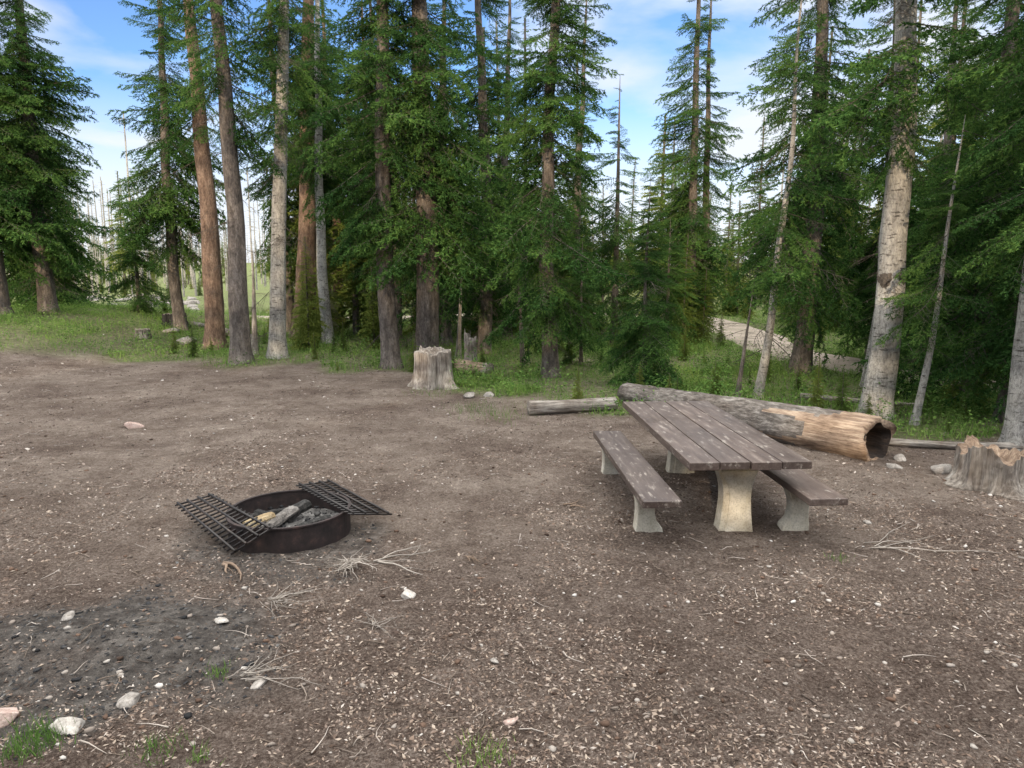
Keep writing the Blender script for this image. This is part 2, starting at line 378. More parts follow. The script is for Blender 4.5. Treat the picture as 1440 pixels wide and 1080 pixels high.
O,B,G=BARK_O,BARK_B,BARK_G
TREES=[
 (-10.0,23.8,17,.33,7.0,1.9,O,dict(dens=.5,dead=30)),
 (-7.74,20.1,17,.28,6.2,1.8,B,dict(dens=.65,dead=34)),
 (-7.05,21.2,18,.25,7.0,1.7,G,dict(lean=(.07,0),dens=.6,dead=34)),
 (-8.1,27.4,18,.4,7.0,2.3,O,dict(lean=(.07,0),bend=.3,dens=.9,dead=30)),
 (-6.6,25.4,15,.2,5.6,1.8,G,dict(dens=1.)),
 (-9.3,29.5,16,.22,3.4,2.3,B,dict(dens=1.0)),
 (-3.26,19.0,17,.25,3.9,2.1,B,dict(dens=1.05,dead=36)),
 (-2.33,19.3,18,.33,3.0,2.6,B,dict(dens=1.3,dead=36)),
 (.95,17.4,14,.2,1.8,2.1,B,dict(dens=1.5,dead=30)),
 (-.9,22.5,15,.22,1.8,2.1,B,dict(dens=1.1)),
 (6.4,26,15,.2,1.8,2.0,B,dict(dens=1.3)),
 (7.0,26.6,13,.18,1.8,1.7,B,dict(dens=1.1)),
 (2.95,15.9,4.6,.06,.25,1.2,B,dict(dens=3.2,dead=3,bend=.03,power=.9,name='young_fir_tree')),
 (4.9,22.5,4.2,.07,.3,1.3,B,dict(dens=2.2,dead=3,bend=.03,name='young_fir_tree')),
 (1.9,19.5,3.4,.05,.2,1.1,B,dict(dens=2.2,dead=2,bend=.03,name='young_fir_tree')),
 (8.9,17.2,3.2,.05,.2,1.1,B,dict(dens=2.4,dead=2,bend=.03,name='young_fir_tree')),
 (-15.4,29.5,5.0,.08,.2,1.5,B,dict(dens=2.,dead=2,bend=.03,name='young_fir_tree')),
 (5.1,14.5,8.5,.09,2.4,1.5,G,dict(lean=(.05,0),dens=1.0)),
 (7.4,18.1,15,.25,2.2,2.4,B,dict(dens=1.2)),
 (6.6,12.6,15,.25,4.6,1.8,G,dict(lean=(-.015,0),bend=.1,dens=.7,dead=14,scar=2.45)),
 (7.45,10.2,13,.19,3.2,1.7,G,dict(dens=1.,dead=8)),
 (6.85,11.8,5,.06,1.6,1.1,G,dict(lean=(.04,0),dens=1.3,dead=12)),
 (9.6,14.6,14,.2,1.0,2.5,B,dict(dens=1.4)),
 (8.5,12.0,11,.15,1.3,1.9,B,dict(dens=1.4)),
 (12.2,17.5,14,.2,1.2,2.4,B,dict(dens=1.2)),
 (9.9,19.5,13,.18,1.6,2.1,B,dict(dens=1.1)),
 (13.2,22.5,13,.18,1.0,2.3,B,dict(dens=1.)),
 (-12.6,27,16,.22,3.0,2.4,B,dict(dens=1.3)),
 (-17.9,25.0,15,.3,2.6,2.7,B,dict(dens=1.6)),
 (-17.0,26.2,16,.3,2.6,2.4,B,dict(dens=1.4)),
 (-19.3,24.4,15,.3,1.8,2.6,B,dict(dens=1.4)),
 (-20.6,32,12,.25,.5,2.7,B,dict(dens=1.7)),
 (-7.6,31,15,.24,4.4,2,O,{}),(-6.4,33,15,.25,4.4,2,O,{}),(-5.6,29.5,15,.2,3.4,2.1,B,{}),(-8.8,34,15,.22,4,2,O,{}),(-4.4,27,15,.2,2.6,2.1,B,{}),
 (-.2,27,14,.2,1.4,2.1,B,{}),(2.6,28,13,.2,1.,2.1,B,{}),(-2.3,25,14,.2,1.6,2.1,B,{}),(3.6,25,9,.12,.8,1.8,B,{}),
]
for t in TREES: tree(*t[:7],**t[7])

# ---------------------------------------------------------------- mid/far tree templates
def mesh_tree(name,seed,H_=11,Lm=1.7,zb=.8,nmat=NEEDY,nb=200):
    r=np.random.default_rng(seed)
    tA=np.array([[0,0,0],[.35,0,-.04],[.7,0,-.1]]+[[.2+.1*i,0,-.03-.01*i] for i in range(8)]); tB=np.array([[.35,0,-.04],[.7,0,-.1],[1,0,-.1]]+[[.38+.09*i,(1 if i%2 else -1)*(.38-.035*i),-.1-.01*i] for i in range(8)])
    Vn,Fn=needles(tA,tB,.05,.13,.038,2.2,r)
    Vs=[];Fs=[];o=0
    for i in range(nb):
        f=(i/nb)**.85; z=zb+f*(H_-zb); l=max(.2,Lm*(1-f)**.8*(.4+.85*r.random())); az=r.random()*6.28; el=R(-28+45*f+r.normal()*9)
        M=np.array((Matrix.Rotation(az,3,'Z')@Matrix.Rotation(-el,3,'Y')))
        Vs.append((Vn*l)@M.T+[0,0,z]); Fs.append(Fn+o); o+=len(Vn)
    V=np.concatenate(Vs);F=np.concatenate(Fs)
    A=np.array([[0,0,-.3],[0,0,H_*.5]]);Bb=np.array([[0,0,H_*.5],[0,0,H_]])
    V2,F2=stems(A,Bb,np.array([.16,.09])); nF=len(F)
    V=np.concatenate([V,V2]);F=np.concatenate([F,F2+o])
    return mk(name,V,F,[nmat,BARK_B],np.r_[np.zeros(nF),np.ones(len(F2))],link=False)
def snag(name,seed,H_=12):
    r=np.random.default_rng(seed); A=[[0,0,-.3],[0,0,H_*.5]];Bb=[[0,0,H_*.5],[.1,0,H_]];Rd=[.14,.09]
    for i in range(45):
        z=H_*(.25+.72*r.random()); az=r.random()*6.28; l=.3+.7*r.random()*(1.2-z/H_)
        A.append([0,0,z]);Bb.append([l*math.cos(az),l*math.sin(az),z-.1+.15*r.random()]);Rd.append(.02)
    V,F=stems(np.array(A),np.array(Bb),np.array(Rd)); return mk(name,V,F,[BARK_G],link=False)
MC=bpy.data.collections.new('midtrees')
for i,(Hh,Lm,zb) in enumerate([(11,1.9,.6),(12,1.7,1.6),(9,2.0,.3),(13,1.9,3.0)]): MC.objects.link(mesh_tree('a_mid_%d'%i,50+i,Hh,Lm,zb))
for i in range(2): MC.objects.link(snag('b_snag_%d'%i,70+i))
NGM=gn(MC)
def forest(name,pts,r,smin=.75,smax=1.25,psnag=.05,only=None,hs=None):
    P=[];Ro=[];Sc=[];Ix=[]
    for x,y in pts:
        s=smin+(smax-smin)*r.random(); s*=(hs(x,y) if hs else 1)
        P.append((x,y,h(x,y)-.05)); Ro.append((r.normal()*.015,r.normal()*.015,r.random()*6.28)); Sc.append((s,s,s*(.9+.2*r.random())))
        Ix.append(4+r.integers(0,2) if r.random()<psnag else (only if only is not None else r.integers(0,4)))
    return scatter(name,NGM,P,Ro,Sc,Ix)
r=np.random.default_rng(5)
ROADP=[(24,8),(16,11.5),(11.5,15),(8.8,21.5),(9.5,30),(9,38),(2,41.5),(-6,40),(-13,38.5),(-22,41),(-40,50)]
def catm(P,n=12):
    out=[]; P=[P[0]]+P+[P[-1]]
    for i in range(1,len(P)-2):
        for k in range(n):
            t=k/n; p0,p1,p2,p3=[np.array(p,float) for p in P[i-1:i+3]]
            out.append(.5*((2*p1)+(-p0+p2)*t+(2*p0-5*p1+4*p2-p3)*t*t+(-p0+3*p1-3*p2+p3)*t**3))
    out.append(np.array(P[-2],float)); return np.array(out)
RC=catm(ROADP,14)
def rd(x,y): return np.min(np.hypot(RC[:,0]-x,RC[:,1]-y))
pts=[]
while len(pts)<200:
    y=29+60*r.random()**1.2; x=-.3*y+ r.random()*1.35*y
    if rd(x,y)<2.4: continue
    if .29*y<x<.38*y and r.random()<.5: continue
    if .13*y<x<.2*y and r.random()<.7: continue
    if any((x-a)**2+(y-b)**2<2.2 for a,b in pts): continue
    pts.append((x,y))
forest('background_forest',pts,r,.65,1.1,.12)
pts=[]
while len(pts)<75:
    y=21+22*r.random(); x=-.3*y+ r.random()*1.3*y
    if rd(x,y)<1.9 or (-5.5<x<0 and y<22.5) or (.26*y<x<.42*y and y<25 and r.random()<.7): continue
    pts.append((x,y))
forest('young_forest',pts,r,.16,.42,.0,2)
pts=[]
while len(pts)<130:
    y=11+22*r.random(); x=-.5*y+ r.random()*1.4*y
    if rd(x,y)<1.6 or float(veg(x,y))<.4: continue
    pts.append((x,y))
forest('fir_seedlings',pts,r,.03,.13,.0,2)
pts=[]
while len(pts)<650:
    y=120+230*r.random(); x=(r.random()*2-1)*1.1*y
    pts.append((x,y))
forest('distant_forest',pts,r,.7,1.1,.3)
pts=[(-60+45*r.random()-.3*(yy-70),yy) for yy in 75+70*r.random(120)]
forest('distant_dead_trees',pts,r,.7,1.4,1.0)
pts=[(-(.42+.2*r.random())*yy,yy) for yy in 60+60*r.random(26)]
forest('meadow_saplings',pts,r,.1,.35,.0,2)
forest('distant_spruce_tree',[(-41,76)],r,1.1,1.1,0)
forest('distant_dead_tree',[(-48,92)],r,1.75,1.75,1.)
pts=[(-24-20*r.random(),20+26*r.random()) for _ in range(28)]+[(15+16*r.random(),14+16*r.random()) for _ in range(24)]
pts=[p for p in pts if rd(*p)>2.4]
forest('side_forest',pts,r,.9,1.3,.03)
pts=[(-30+56*r.random(),-11-12*r.random()) for k in range(90)]
forest('unseen_shade_conifers',pts,r,1.1,1.45,.0,None,lambda x,y:.82 if x<-14 else 1)  # unseen conifers behind camera, added to shade foreground, lower at left for sun

# ---------------------------------------------------------------- ground sheet
def axis(lo,hi,flo,fhi,st,g=1.06):
    a=list(np.arange(flo,fhi,st)); s=st; v=a[-1]
    while v<hi: s*=g; v+=s; a.append(v)
    s=st; v=flo; pre=[]
    while v>lo: s*=g; v-=s; pre.append(v)
    return np.array(pre[::-1]+a)
xs=axis(-600,600,-4.5,5,.035,1.045); ys=axis(-200,900,3,9,.035,1.035)
X,Y=np.meshgrid(xs,ys); Z=H(X,Y)+micro(X,Y)*np.clip(1.3-Y/25,0,1)
nx,ny=len(xs),len(ys); idx=np.arange(nx*ny).reshape(ny,nx)
F=np.stack([idx[:-1,:-1],idx[:-1,1:],idx[1:,1:],idx[1:,:-1]],-1).reshape(-1,4)
g=mk('ground',np.stack([X,Y,Z],-1).reshape(-1,3),F,[GROUND],smooth=True)
ca=g.data.color_attributes.new('mask','FLOAT_COLOR','POINT')
tanm=S((Y-4.5)/4)*(1-S((Y-20)/4))
ca.data.foreach_set('color',np.stack([veg(X,Y),ash(X,Y),tanm,np.ones_like(X)],-1).astype(np.float32).ravel())
d=np.gradient(RC,axis=0); d/=np.linalg.norm(d,axis=1)[:,None]; nn=np.stack([-d[:,1],d[:,0]],1)
V=[];F=[];K=9
for i in range(len(RC)):
    for k in range(K):
        w=(k/(K-1)-.5)*2*(1.25+.7*(float(vn(i*1.,k*0.,1.5,k//5+2))-.5)); p=RC[i]+nn[i]*w; V.append((p[0],p[1],h(p[0],p[1])+.05-(.09 if k in(0,K-1) else 0)))
for i in range(len(RC)-1):
    for k in range(K-1): F.append((i*K+k,i*K+k+1,(i+1)*K+k+1,(i+1)*K+k))
mk('gravel_road',V,F,[ROAD],smooth=True)

# ---------------------------------------------------------------- litter
def chips(name,n,xr,yr,smin,smax,mat,pw=1.,accept=None,seed=1):
    r=np.random.default_rng(seed)
    y=yr[0]+(yr[1]-yr[0])*r.random(n)**pw; a=xr[0]+(xr[1]-xr[0])*r.random(n); x=a*(y+.6)
    if accept is not None: k=accept(x,y)>r.random(n); x=x[k];y=y[k]
    n=len(x); z=H(x,y)+micro(x,y)*np.clip(1.3-y/25,0,1)
    l=(smin+(smax-smin)*r.random(n)**2.2)*(.8+.025*y); w=l*(.15+.5*r.random(n)**1.5); t=np.minimum(w,l*.3)*(.25+.5*r.random(n))
    th=r.random(n)*6.28; u=np.stack([np.cos(th),np.sin(th),r.normal(size=n)*.28],1); v=np.stack([-np.sin(th),np.cos(th),r.normal(size=n)*.35],1)
    c=np.stack([x,y,z+t*.3],1); up=np.array([[0,0,1.]])
    P=[c+u*l[:,None]/2, c-u*l[:,None]/2+v*w[:,None]*.3, c-v*w[:,None]/2, c+v*w[:,None]/2, c+up*t[:,None]]
    V=np.stack(P,1).reshape(-1,3); b=np.arange(n)[:,None]*5
    F=np.concatenate([b+np.array([[0,3,4]]),b+np.array([[3,1,4]]),b+np.array([[1,2,4]]),b+np.array([[2,0,4]])])
    return mk(name,V,F,[mat])
keep=lambda x,y:(1-.8*ash(x,y))*(1-.7*veg(x,y))*(1-.6*S((y-5)/4)*(vn(x,y,1.8,11)>.45))*(np.hypot(x+2.24,y-6.86)>.62)*(.25+.75*S((vn(x,y,.7,14)*.6+vn(x,y,2.1,15)*.4-.35)/.2))
chips('wood_chip_litter',170000,(-.95,.95),(2.7,13),.008,.04,CHIP,1.25,keep,1)
chips('coarse_chip_litter',16000,(-.95,.95),(2.7,12),.025,.06,CHIP,1.2,keep,7)
chips('needle_litter',80000,(-.9,.9),(2.7,10),.015,.055,mat_rand('needles_dry',[(0,(.06,.04,.03)),(.6,(.18,.13,.1)),(1,(.36,.3,.245))]),1.2,lambda x,y:keep(x,y)*.9,2)
chips('bark_litter',45000,(-.95,.95),(8,24),.02,.075,CHIP,1.,keep,3)
chips('charcoal_litter',14000,(-.9,-.15),(2.9,7.2),.012,.06,COAL,1.,lambda x,y:ash(x,y)*.9,4)
def rockmesh(r,sub=2,flat=.6,rough=.25,cuts=16):
    bm=bmesh.new(); bmesh.ops.create_icosphere(bm,subdivisions=sub,radius=1)
    cs=[(Vector(r.normal(size=3)).normalized(),.42+.38*r.random()) for _ in range(cuts)]
    for v in bm.verts:
        for n,dd in cs:
            q=v.co.dot(n)
            if q>dd: v.co-=n*(q-dd)
        v.co*=1+ (r.random()-.5)*rough*.25; v.co*=1.35; v.co.z*=flat
    V=np.array([v.co[:] for v in bm.verts]); F=np.array([[v.index for v in f.verts] for f in bm.faces]); bm.free(); return V,F
def pebbles(name,n,yr,s0,s1,mat,seed,acc=None,sub=1):
    r=np.random.default_rng(seed); Vs=[];Fs=[];o=0; T=[rockmesh(r,sub) for _ in range(6)]
    for i in range(n):
        y=yr[0]+(yr[1]-yr[0])*r.random()**1.2; x=(r.random()*1.9-.95)*(y+.5)
        if acc is not None and r.random()>acc(x,y): continue
        if 1<x<3.3 and 6.3<y<10 and r.random()<.5: continue
        if math.hypot(x+2.24,y-6.86)<.65: continue
        s=s0+(s1-s0)*r.random()**3; V,F=T[r.integers(0,6)]; a=r.random()*6.28; c,sn=math.cos(a),math.sin(a)
        M=np.array([[c,-sn,0],[sn,c,0],[0,0,1]])*np.array([1,.6+.4*r.random(),.8])
        Vs.append((V*s)@M.T+[x,y,float(H(x,y)+micro(x,y))+s*.15]); Fs.append(F+o); o+=len(V)
    return mk(name,np.concatenate(Vs),np.concatenate(Fs),[mat],smooth=False)
pebbles('pebbles',2800,(2.8,15),.006,.03,PEB,1)
pebbles('pine_cones',420,(3,16),.02,.038,mat_rand('cone',[(0,(.04,.025,.018)),(1,(.14,.09,.065))]),2)
pebbles('gravel_by_ashes',700,(2.9,5.6),.01,.04,PEB,3,lambda x,y:float(ash(x,y)))
pebbles('charcoal_lumps',1700,(2.9,5.6),.01,.035,COAL,5,lambda x,y:float(ash(x,y))*(1 if x<-1.6 else .2))
for i,(x,y,s,fl,mt) in enumerate([(-.845,5.42,.06,.85,ROCKW),(-2.34,3.98,.075,.6,ROCKG),(-2.55,3.72,.08,.6,ROCKW),(-3.0,3.78,.1,.7,ROCKP),(-2.15,4.9,.055,.45,ROCKW),
   (-6.35,11.7,.11,.7,ROCKP),(-1.62,4.2,.05,.4,ROCKG),(5.05,9.1,.08,.6,ROCKG),(5.55,8.9,.13,.6,ROCKG),(5.35,9.5,.08,.6,ROCKG),(-.12,4.45,.03,.5,ROCKG),(-3.3,4.95,.06,.4,ROCKG),
   (-6.6,8.0,.09,.4,ROCKG),(.0,3.8,.035,.5,ROCKP),(3.7,7.1,.035,.6,ROCKG),(-.9,14.4,.16,.5,ROCKG),(-.5,14.6,.12,.5,ROCKG),(-11.3,24.5,.3,.5,ROCKG),(-12.5,26,.26,.6,ROCKG)]):
    rr=np.random.default_rng(200+i); V,F=rockmesh(rr,3,fl,.12); V=V*s*[1.15,.9,1]
    a=rr.random()*6; V=V@np.array([[math.cos(a),-math.sin(a),0],[math.sin(a),math.cos(a),0],[0,0,1]])
    o=mk('rock',V,F,[mt],smooth=False); o.location=(x,y,h(x,y)+s*fl*.3)
rr=np.random.default_rng(9)
Vs=[];Fs=[];oo=0
for i in range(90):
    y=38+40*rr.random(); x=-(.44+.16*rr.random())*y; s=.15+.5*rr.random()**2; V,F=rockmesh(rr,2,.5,.2); Vs.append(V*s+[x,y,h(x,y)]);Fs.append(F+oo);oo+=len(V)
mk('boulder_field',np.concatenate(Vs),np.concatenate(Fs),[ROCKG])

# ---------------------------------------------------------------- grass & herbs
def blades(name,n,xf,y0,y1,hmin,hmax,w,mat,seed,acc,leaf=False):
    r=np.random.default_rng(seed); y=y0+(y1-y0)*r.random(n)**1.4; x=(xf[0]+(xf[1]-xf[0])*r.random(n))*y
    k=acc(x,y)>r.random(n); x=x[k];y=y[k]; n=len(x); z=H(x,y)
    cl=vn(x,y,.6,12); hh=(hmin+(hmax-hmin)*r.random(n))*(.4+1.1*cl); th=r.random(n)*6.28; ww=w*(1+.02*y)
    if leaf:
        zz=z+hh*r.random(n); c=np.stack([x,y,zz],1); u=r.normal(size=(n,3)); u[:,2]*=.4; u/=np.linalg.norm(u,axis=1)[:,None]
        v=np.cross(u,np.stack([r.normal(size=n)*.3,r.normal(size=n)*.3,np.ones(n)],1))
        P=[c-u*ww[:,None],c-v*ww[:,None]*.6,c+u*ww[:,None],c+v*ww[:,None]*.6]
        V=np.stack(P,1).reshape(-1,3); return mk(name,V,np.arange(len(V)).reshape(-1,4),[mat])
    dx=np.cos(th)*ww/2; dy=np.sin(th)*ww/2; lx=r.normal(size=n)*hh*.35; ly=r.normal(size=n)*hh*.35
    P=[np.stack([x-dx,y-dy,z],1),np.stack([x+dx,y+dy,z],1),np.stack([x+lx,y+ly,z+hh],1)]
    V=np.stack(P,1).reshape(-1,3); return mk(name,V,np.arange(len(V)).reshape(-1,3),[mat])
rdv=np.vectorize(lambda x,y: rd(x,y))
def vacc(x,y):
    a=np.clip(veg(x,y)*1.3-.2,0,1)*(.35+.65*(vn(x,y,1.1,13)>.42))
    k=a>.02; m=np.ones_like(a); m[k]=rdv(x[k],y[k])>1.05; return a*m
blades('grass',230000,(-.95,.95),9,48,.06,.25,.013,GRASS,1,vacc)
blades('herb_undergrowth',230000,(-.95,.95),9,34,.04,.36,.024,GRASS,2,vacc,True)
SHR=mat_needle('shrub_leaves',(.04,.085,.025),(.1,.19,.045),(.22,.33,.09),.3)
blades('low_shrubs',300000,(-.95,.95),10.5,34,.25,.8,.026,SHR,6,lambda x,y: vacc(x,y)*S((vn(x,y,1.1,31)*.6+vn(x,y,.45,32)*.4-.54)/.08),True)
def tuft(x0,y0,n,s,hh):
    r=np.random.default_rng(int(abs(x0*100))); V=[]
    for i in range(n):
        x=x0+r.normal()*s;y=y0+r.normal()*s;z=h(x,y);t=r.random()*6.28;w=.003;l=hh*(.5+.7*r.random()); a,b=r.normal()*l*.4,r.normal()*l*.4
        V+=[(x-w*math.cos(t),y-w*math.sin(t),z),(x+w*math.cos(t),y+w*math.sin(t),z),(x+a,y+b,z+l)]
    mk('grass_tuft',V,np.arange(len(V)).reshape(-1,3),[GRASS])
tuft(-2.66,3.6,300,.09,.1); tuft(-.15,3.5,160,.08,.07); tuft(-1.95,3.55,100,.07,.07); tuft(-1.93,4.3,60,.04,.06); tuft(-1.7,3.5,40,.04,.06)
tuft(3.0,6.2,50,.06,.05); tuft(-.6,13.2,260,.35,.14); tuft(-.2,12.6,220,.3,.12); tuft(1.2,13.6,260,.4,.16); tuft(-1.6,14.9,200,.35,.14)

# ---------------------------------------------------------------- sticks
def stick(pts,r0):
    P=[(x,y,h(x,y)+z) for x,y,z in pts]
    V,F=tube(P,[r0*(1-.7*i/(len(P)-1)) for i in range(len(P))],6,jit=.25,seed=int(abs(pts[0][0]*77))); return V,F
def rstick(x,y,L_,a,r0,r,z=.01,n=7,curl=.25):
    pts=[]; 
    for i in range(n):
        pts.append((x,y,z+abs(r.normal())*.008)); a+=r.normal()*curl; x+=math.cos(a)*L_/n; y+=math.sin(a)*L_/n
    return pts
r=np.random.default_rng(33)
GW=mat_rand('grey_twig',[(0,(.14,.122,.105)),(1,(.38,.34,.3))])
BW=mat_rand('brown_twig',[(0,(.08,.055,.04)),(1,(.26,.19,.14))])
def brush(name,x,y,n,L0,r0,a0,spread,mat,z=.02):
    parts=[]
    for i in range(n):
        p=rstick(x+r.normal()*.03,y+r.normal()*.03,L0*(.4+.7*r.random()),a0+r.normal()*spread,r0*(.5+.7*r.random()),r,z)
        parts.append(stick(p,r0*(.4+.7*r.random())))
        q=p[3]; parts.append(stick(rstick(q[0],q[1],L0*.35,a0+r.normal()*spread*1.5,r0*.4,r,z),r0*.4))
    V,F=join(parts); mk(name,V,F,[mat],smooth=True)
brush('dry_root_clump',-1.42,5.95,30,.45,.007,-1.6,2.2,GW,.06)
brush('dry_branch',-1.2,6.05,4,1.0,.009,.15,.3,GW)
brush('fallen_branch',-2.6,6.0,2,.6,.018,-.5,.3,BW)
brush('dry_branch',-1.75,4.25,10,.6,.005,.5,.5,GW)
brush('dry_branch',-1.9,5.3,18,.5,.0035,.8,1.5,GW)
brush('dry_branch',-1.0,4.9,10,.4,.0035,.4,1.5,GW)
brush('fallen_twig',.62,7.6,2,.42,.012,.9,.3,BW)
brush('dry_branch',3.4,6.45,5,1.2,.006,.1,.25,GW)
brush('dry_branch',4.6,6.1,4,.9,.007,-.1,.3,GW)
brush('dry_branch',-.4,6.2,5,.25,.005,-1.2,.6,BW)
parts=[]
for i in range(1700):
    y=3+13*r.random()**1.2; x=(r.random()*1.8-.9)*y
    if math.hypot(x+2.24,y-6.86)<.7: continue
    parts.append(stick(rstick(x,y,.06+.26*r.random()**2,r.random()*6.28,.003,r,.006,4),.0022+.0035*r.random()))
V,F=join(parts); mk('scattered_twigs',V,F,[mat_rand('twigs_mix',[(0,(.05,.037,.03)),(.6,(.19,.15,.12)),(1,(.42,.37,.33))])],smooth=True)

# ---------------------------------------------------------------- picnic table
T=empty('picnic_table',(2.23,8.25,h(2.2,8.2)),R(2.6))
def box(name,x0,x1,y0,y1,z0,z1,mat,p,bw=.008):
    V=[(x,y,z) for z in(z0,z1) for y in(y0,y1) for x in(x0,x1)]
    F=[(0,2,3,1),(4,5,7,6),(0,1,5,4),(2,6,7,3),(0,4,6,2),(1,3,7,5)]
    o=mk(name,V,F,[mat]); bevel(o,bw,2); child(o,p); return o
W=.6; pw=(2*W-.012*3)/4
for i in range(4):
    x0=-W+i*(pw+.012); yo=[0,.015,-.01,.008][i]
    box('top_plank_%d'%(i+1),x0,x0+pw,-1.62+yo,1.62+yo,.71+.002*(i%2),.79-.002*(i%2),PAINT,T,.007)
for k,yy in enumerate((-1.2,0.78,)): box('top_batten_%d'%(k+1),-.5,.5,yy-.05,yy+.05,.665,.706,STEEL,T,.006)
def profile(name,pts,y0,y1,mat,p):
    n=len(pts); V=[(x,y0,z) for x,z in pts]+[(x,y1,z) for x,z in pts]
    F=[tuple(range(n)),tuple(range(2*n-1,n-1,-1))]+[(i,i+n,(i+1)%n+n,(i+1)%n) for i in range(n)]
    o=mk(name,V,F,[mat]); bevel(o,.012,2); child(o,p); 
    return o
def hour(wt,wm,wb,H_,zm,n=10,cx=0):
    R_=[];
    for i in range(n+1):
        t=i/n; z=-.08+t*(H_+.08)
        if z<zm: q=(zm-z)/(zm+.08); w=wm+(wb-wm)*q**1.6
        else: q=(z-zm)/(H_-zm); w=wm+(wt-wm)*q**2.2
        R_.append((w,z))
    return [(cx+w,z) for w,z in R_]+[(cx-w,z) for w,z in R_[::-1]]
for k,yy in enumerate((-1.22,.76)):
    profile('table_leg_%d'%(k+1),hour(.24,.145,.19,.665,.33),yy-.085,yy+.085,CONC,T)
    profile('table_leg_rib_%d'%(k+1),hour(.19,.085,.12,.62,.33),yy-.1,yy+.1,CONC,T)
for sx,nm in ((-1,'left'),(1,'right')):
    cx=-.92 if sx<0 else .655
    box(nm+'_seat_plank',cx-.185,cx+.185,-1.88,1.05,.43,.5,PAINT,T,.009)
    for k,yy in enumerate((-1.23,.74)):
        outer=[(sx*w*.98,z) for w,z in [(.15,.425),(.125,.36),(.105,.27),(.1,.18),(.105,.09),(.115,.02),(.12,-.08)]]
        inner=[(-sx*w,z) for w,z in [(.15,.425),(.115,.36),(.085,.27),(.08,.18),(.1,.09),(.16,.02),(.18,-.08)]]
        pts=[(cx+x,z) for x,z in outer]+[(cx+x,z) for x,z in inner[::-1]]
        profile('%s_seat_leg_%d'%(nm,k+1),pts,yy-.075,yy+.075,CONC,T)

# ---------------------------------------------------------------- fire ring
cx,cy=-2.24,6.86; FR=empty('fire_ring',(cx,cy,h(cx,cy)))
n=72; V=[];F=[]; ro,ri=.59,.578; prof=[(ro,-.06),(ro,.235),(ro+.012,.24),(ro+.012,.255),(ri-.006,.255),(ri-.006,.24),(ri,.235),(ri,-.06)]
for j in range(n):
    a=2*math.pi*j/n; wob=1+.008*math.sin(3*a+1)+.005*math.sin(5*a)
    for (q,z) in prof: V.append((q*wob*math.cos(a),q*wob*math.sin(a),z))
m_=len(prof)
for j in range(n):
    for k in range(m_-1): F.append((j*m_+k,((j+1)%n)*m_+k,((j+1)%n)*m_+k+1,j*m_+k+1))
child(mk('steel_ring',V,F,[STEEL],smooth=False),FR)
V=[(0,0,.09)];F=[]
for i in range(1,12):
    for j in range(48):
        a=2*math.pi*j/48; q=.577*i/11; x,y=q*math.cos(a),q*math.sin(a); V.append((x,y,.085+.05*(float(vn(x+5,y+5,.15,3))-.5)+.03*(float(vn(x+5,y+5,.05,4))-.5)-.03*i/11))
for j in range(48): F.append((0,1+j,1+(j+1)%48))
for i in range(10):
    for j in range(48): a=1+i*48; F.append((a+j,a+48+j,a+48+(j+1)%48,a+(j+1)%48))
ASH=mat_rock('ash',(.03,.03,.03),(.13,.125,.12),(.34,.33,.32)); child(mk('ash_bed',V,F,[ASH],smooth=True),FR)
def chunk(name,p0,p1,w,t,mat,seed):
    r=np.random.default_rng(seed); p0=Vector(p0);p1=Vector(p1); d=(p1-p0); s=d.normalized().cross(Vector((0,0,1))).normalized(); u=s.cross(d.normalized())
    V=[];m=7
    for i in range(m):
        c=p0+d*i/(m-1)
        for a,b in ((-1,-1),(0,-1.1),(1,-.9),(1.1,.1),(.8,1),(-.2,1.15),(-1,.8)):
            V.append(c+s*w*a*(1+.25*(r.random()-.5))+u*t*b*(1+.3*(r.random()-.5)))
    F=[tuple(range(6,-1,-1)),tuple((m-1)*7+k for k in range(7))]
    for i in range(m-1):
        for k in range(7): F.append((i*7+k,i*7+(k+1)%7,(i+1)*7+(k+1)%7,(i+1)*7+k))
    child(mk(name,V,F,[mat]),FR)
chunk('charred_log_1',(-.12,-.12,.14),(.1,.28,.2),.06,.045,CHAR,1)
chunk('grey_burnt_log',(-.15,-.3,.14),(.02,.1,.21),.055,.03,mat_wood('grey_ash_wood',(.05,.047,.045),(.2,.185,.17),(.42,.4,.38)),2)
chunk('split_wood',(-.31,-.36,.2),(-.14,-.1,.21),.05,.03,YEL,3)
chunk('charred_log_2',(-.42,.05,.12),(-.1,.2,.14),.05,.04,CHAR,4)
chunk('charred_log_3',(.15,-.25,.12),(.4,.0,.14),.05,.035,CHAR,5)
chunk('charred_log_4',(-.4,.22,.12),(-.22,-.02,.17),.04,.035,CHAR,6)
def bits(n,seed):
    r=np.random.default_rng(seed); Vs=[];Fs=[];o=0
    for i in range(n):
        a=r.random()*6.28;q=.55*math.sqrt(r.random()); V,F=rockmesh(r,1,.6,.4); s=.01+.03*r.random()**2
        Vs.append(V*s+[q*math.cos(a),q*math.sin(a),.1]);Fs.append(F+o);o+=len(V)
    child(mk('charcoal_pieces',np.concatenate(Vs),np.concatenate(Fs),[COAL]),FR)
bits(200,6)
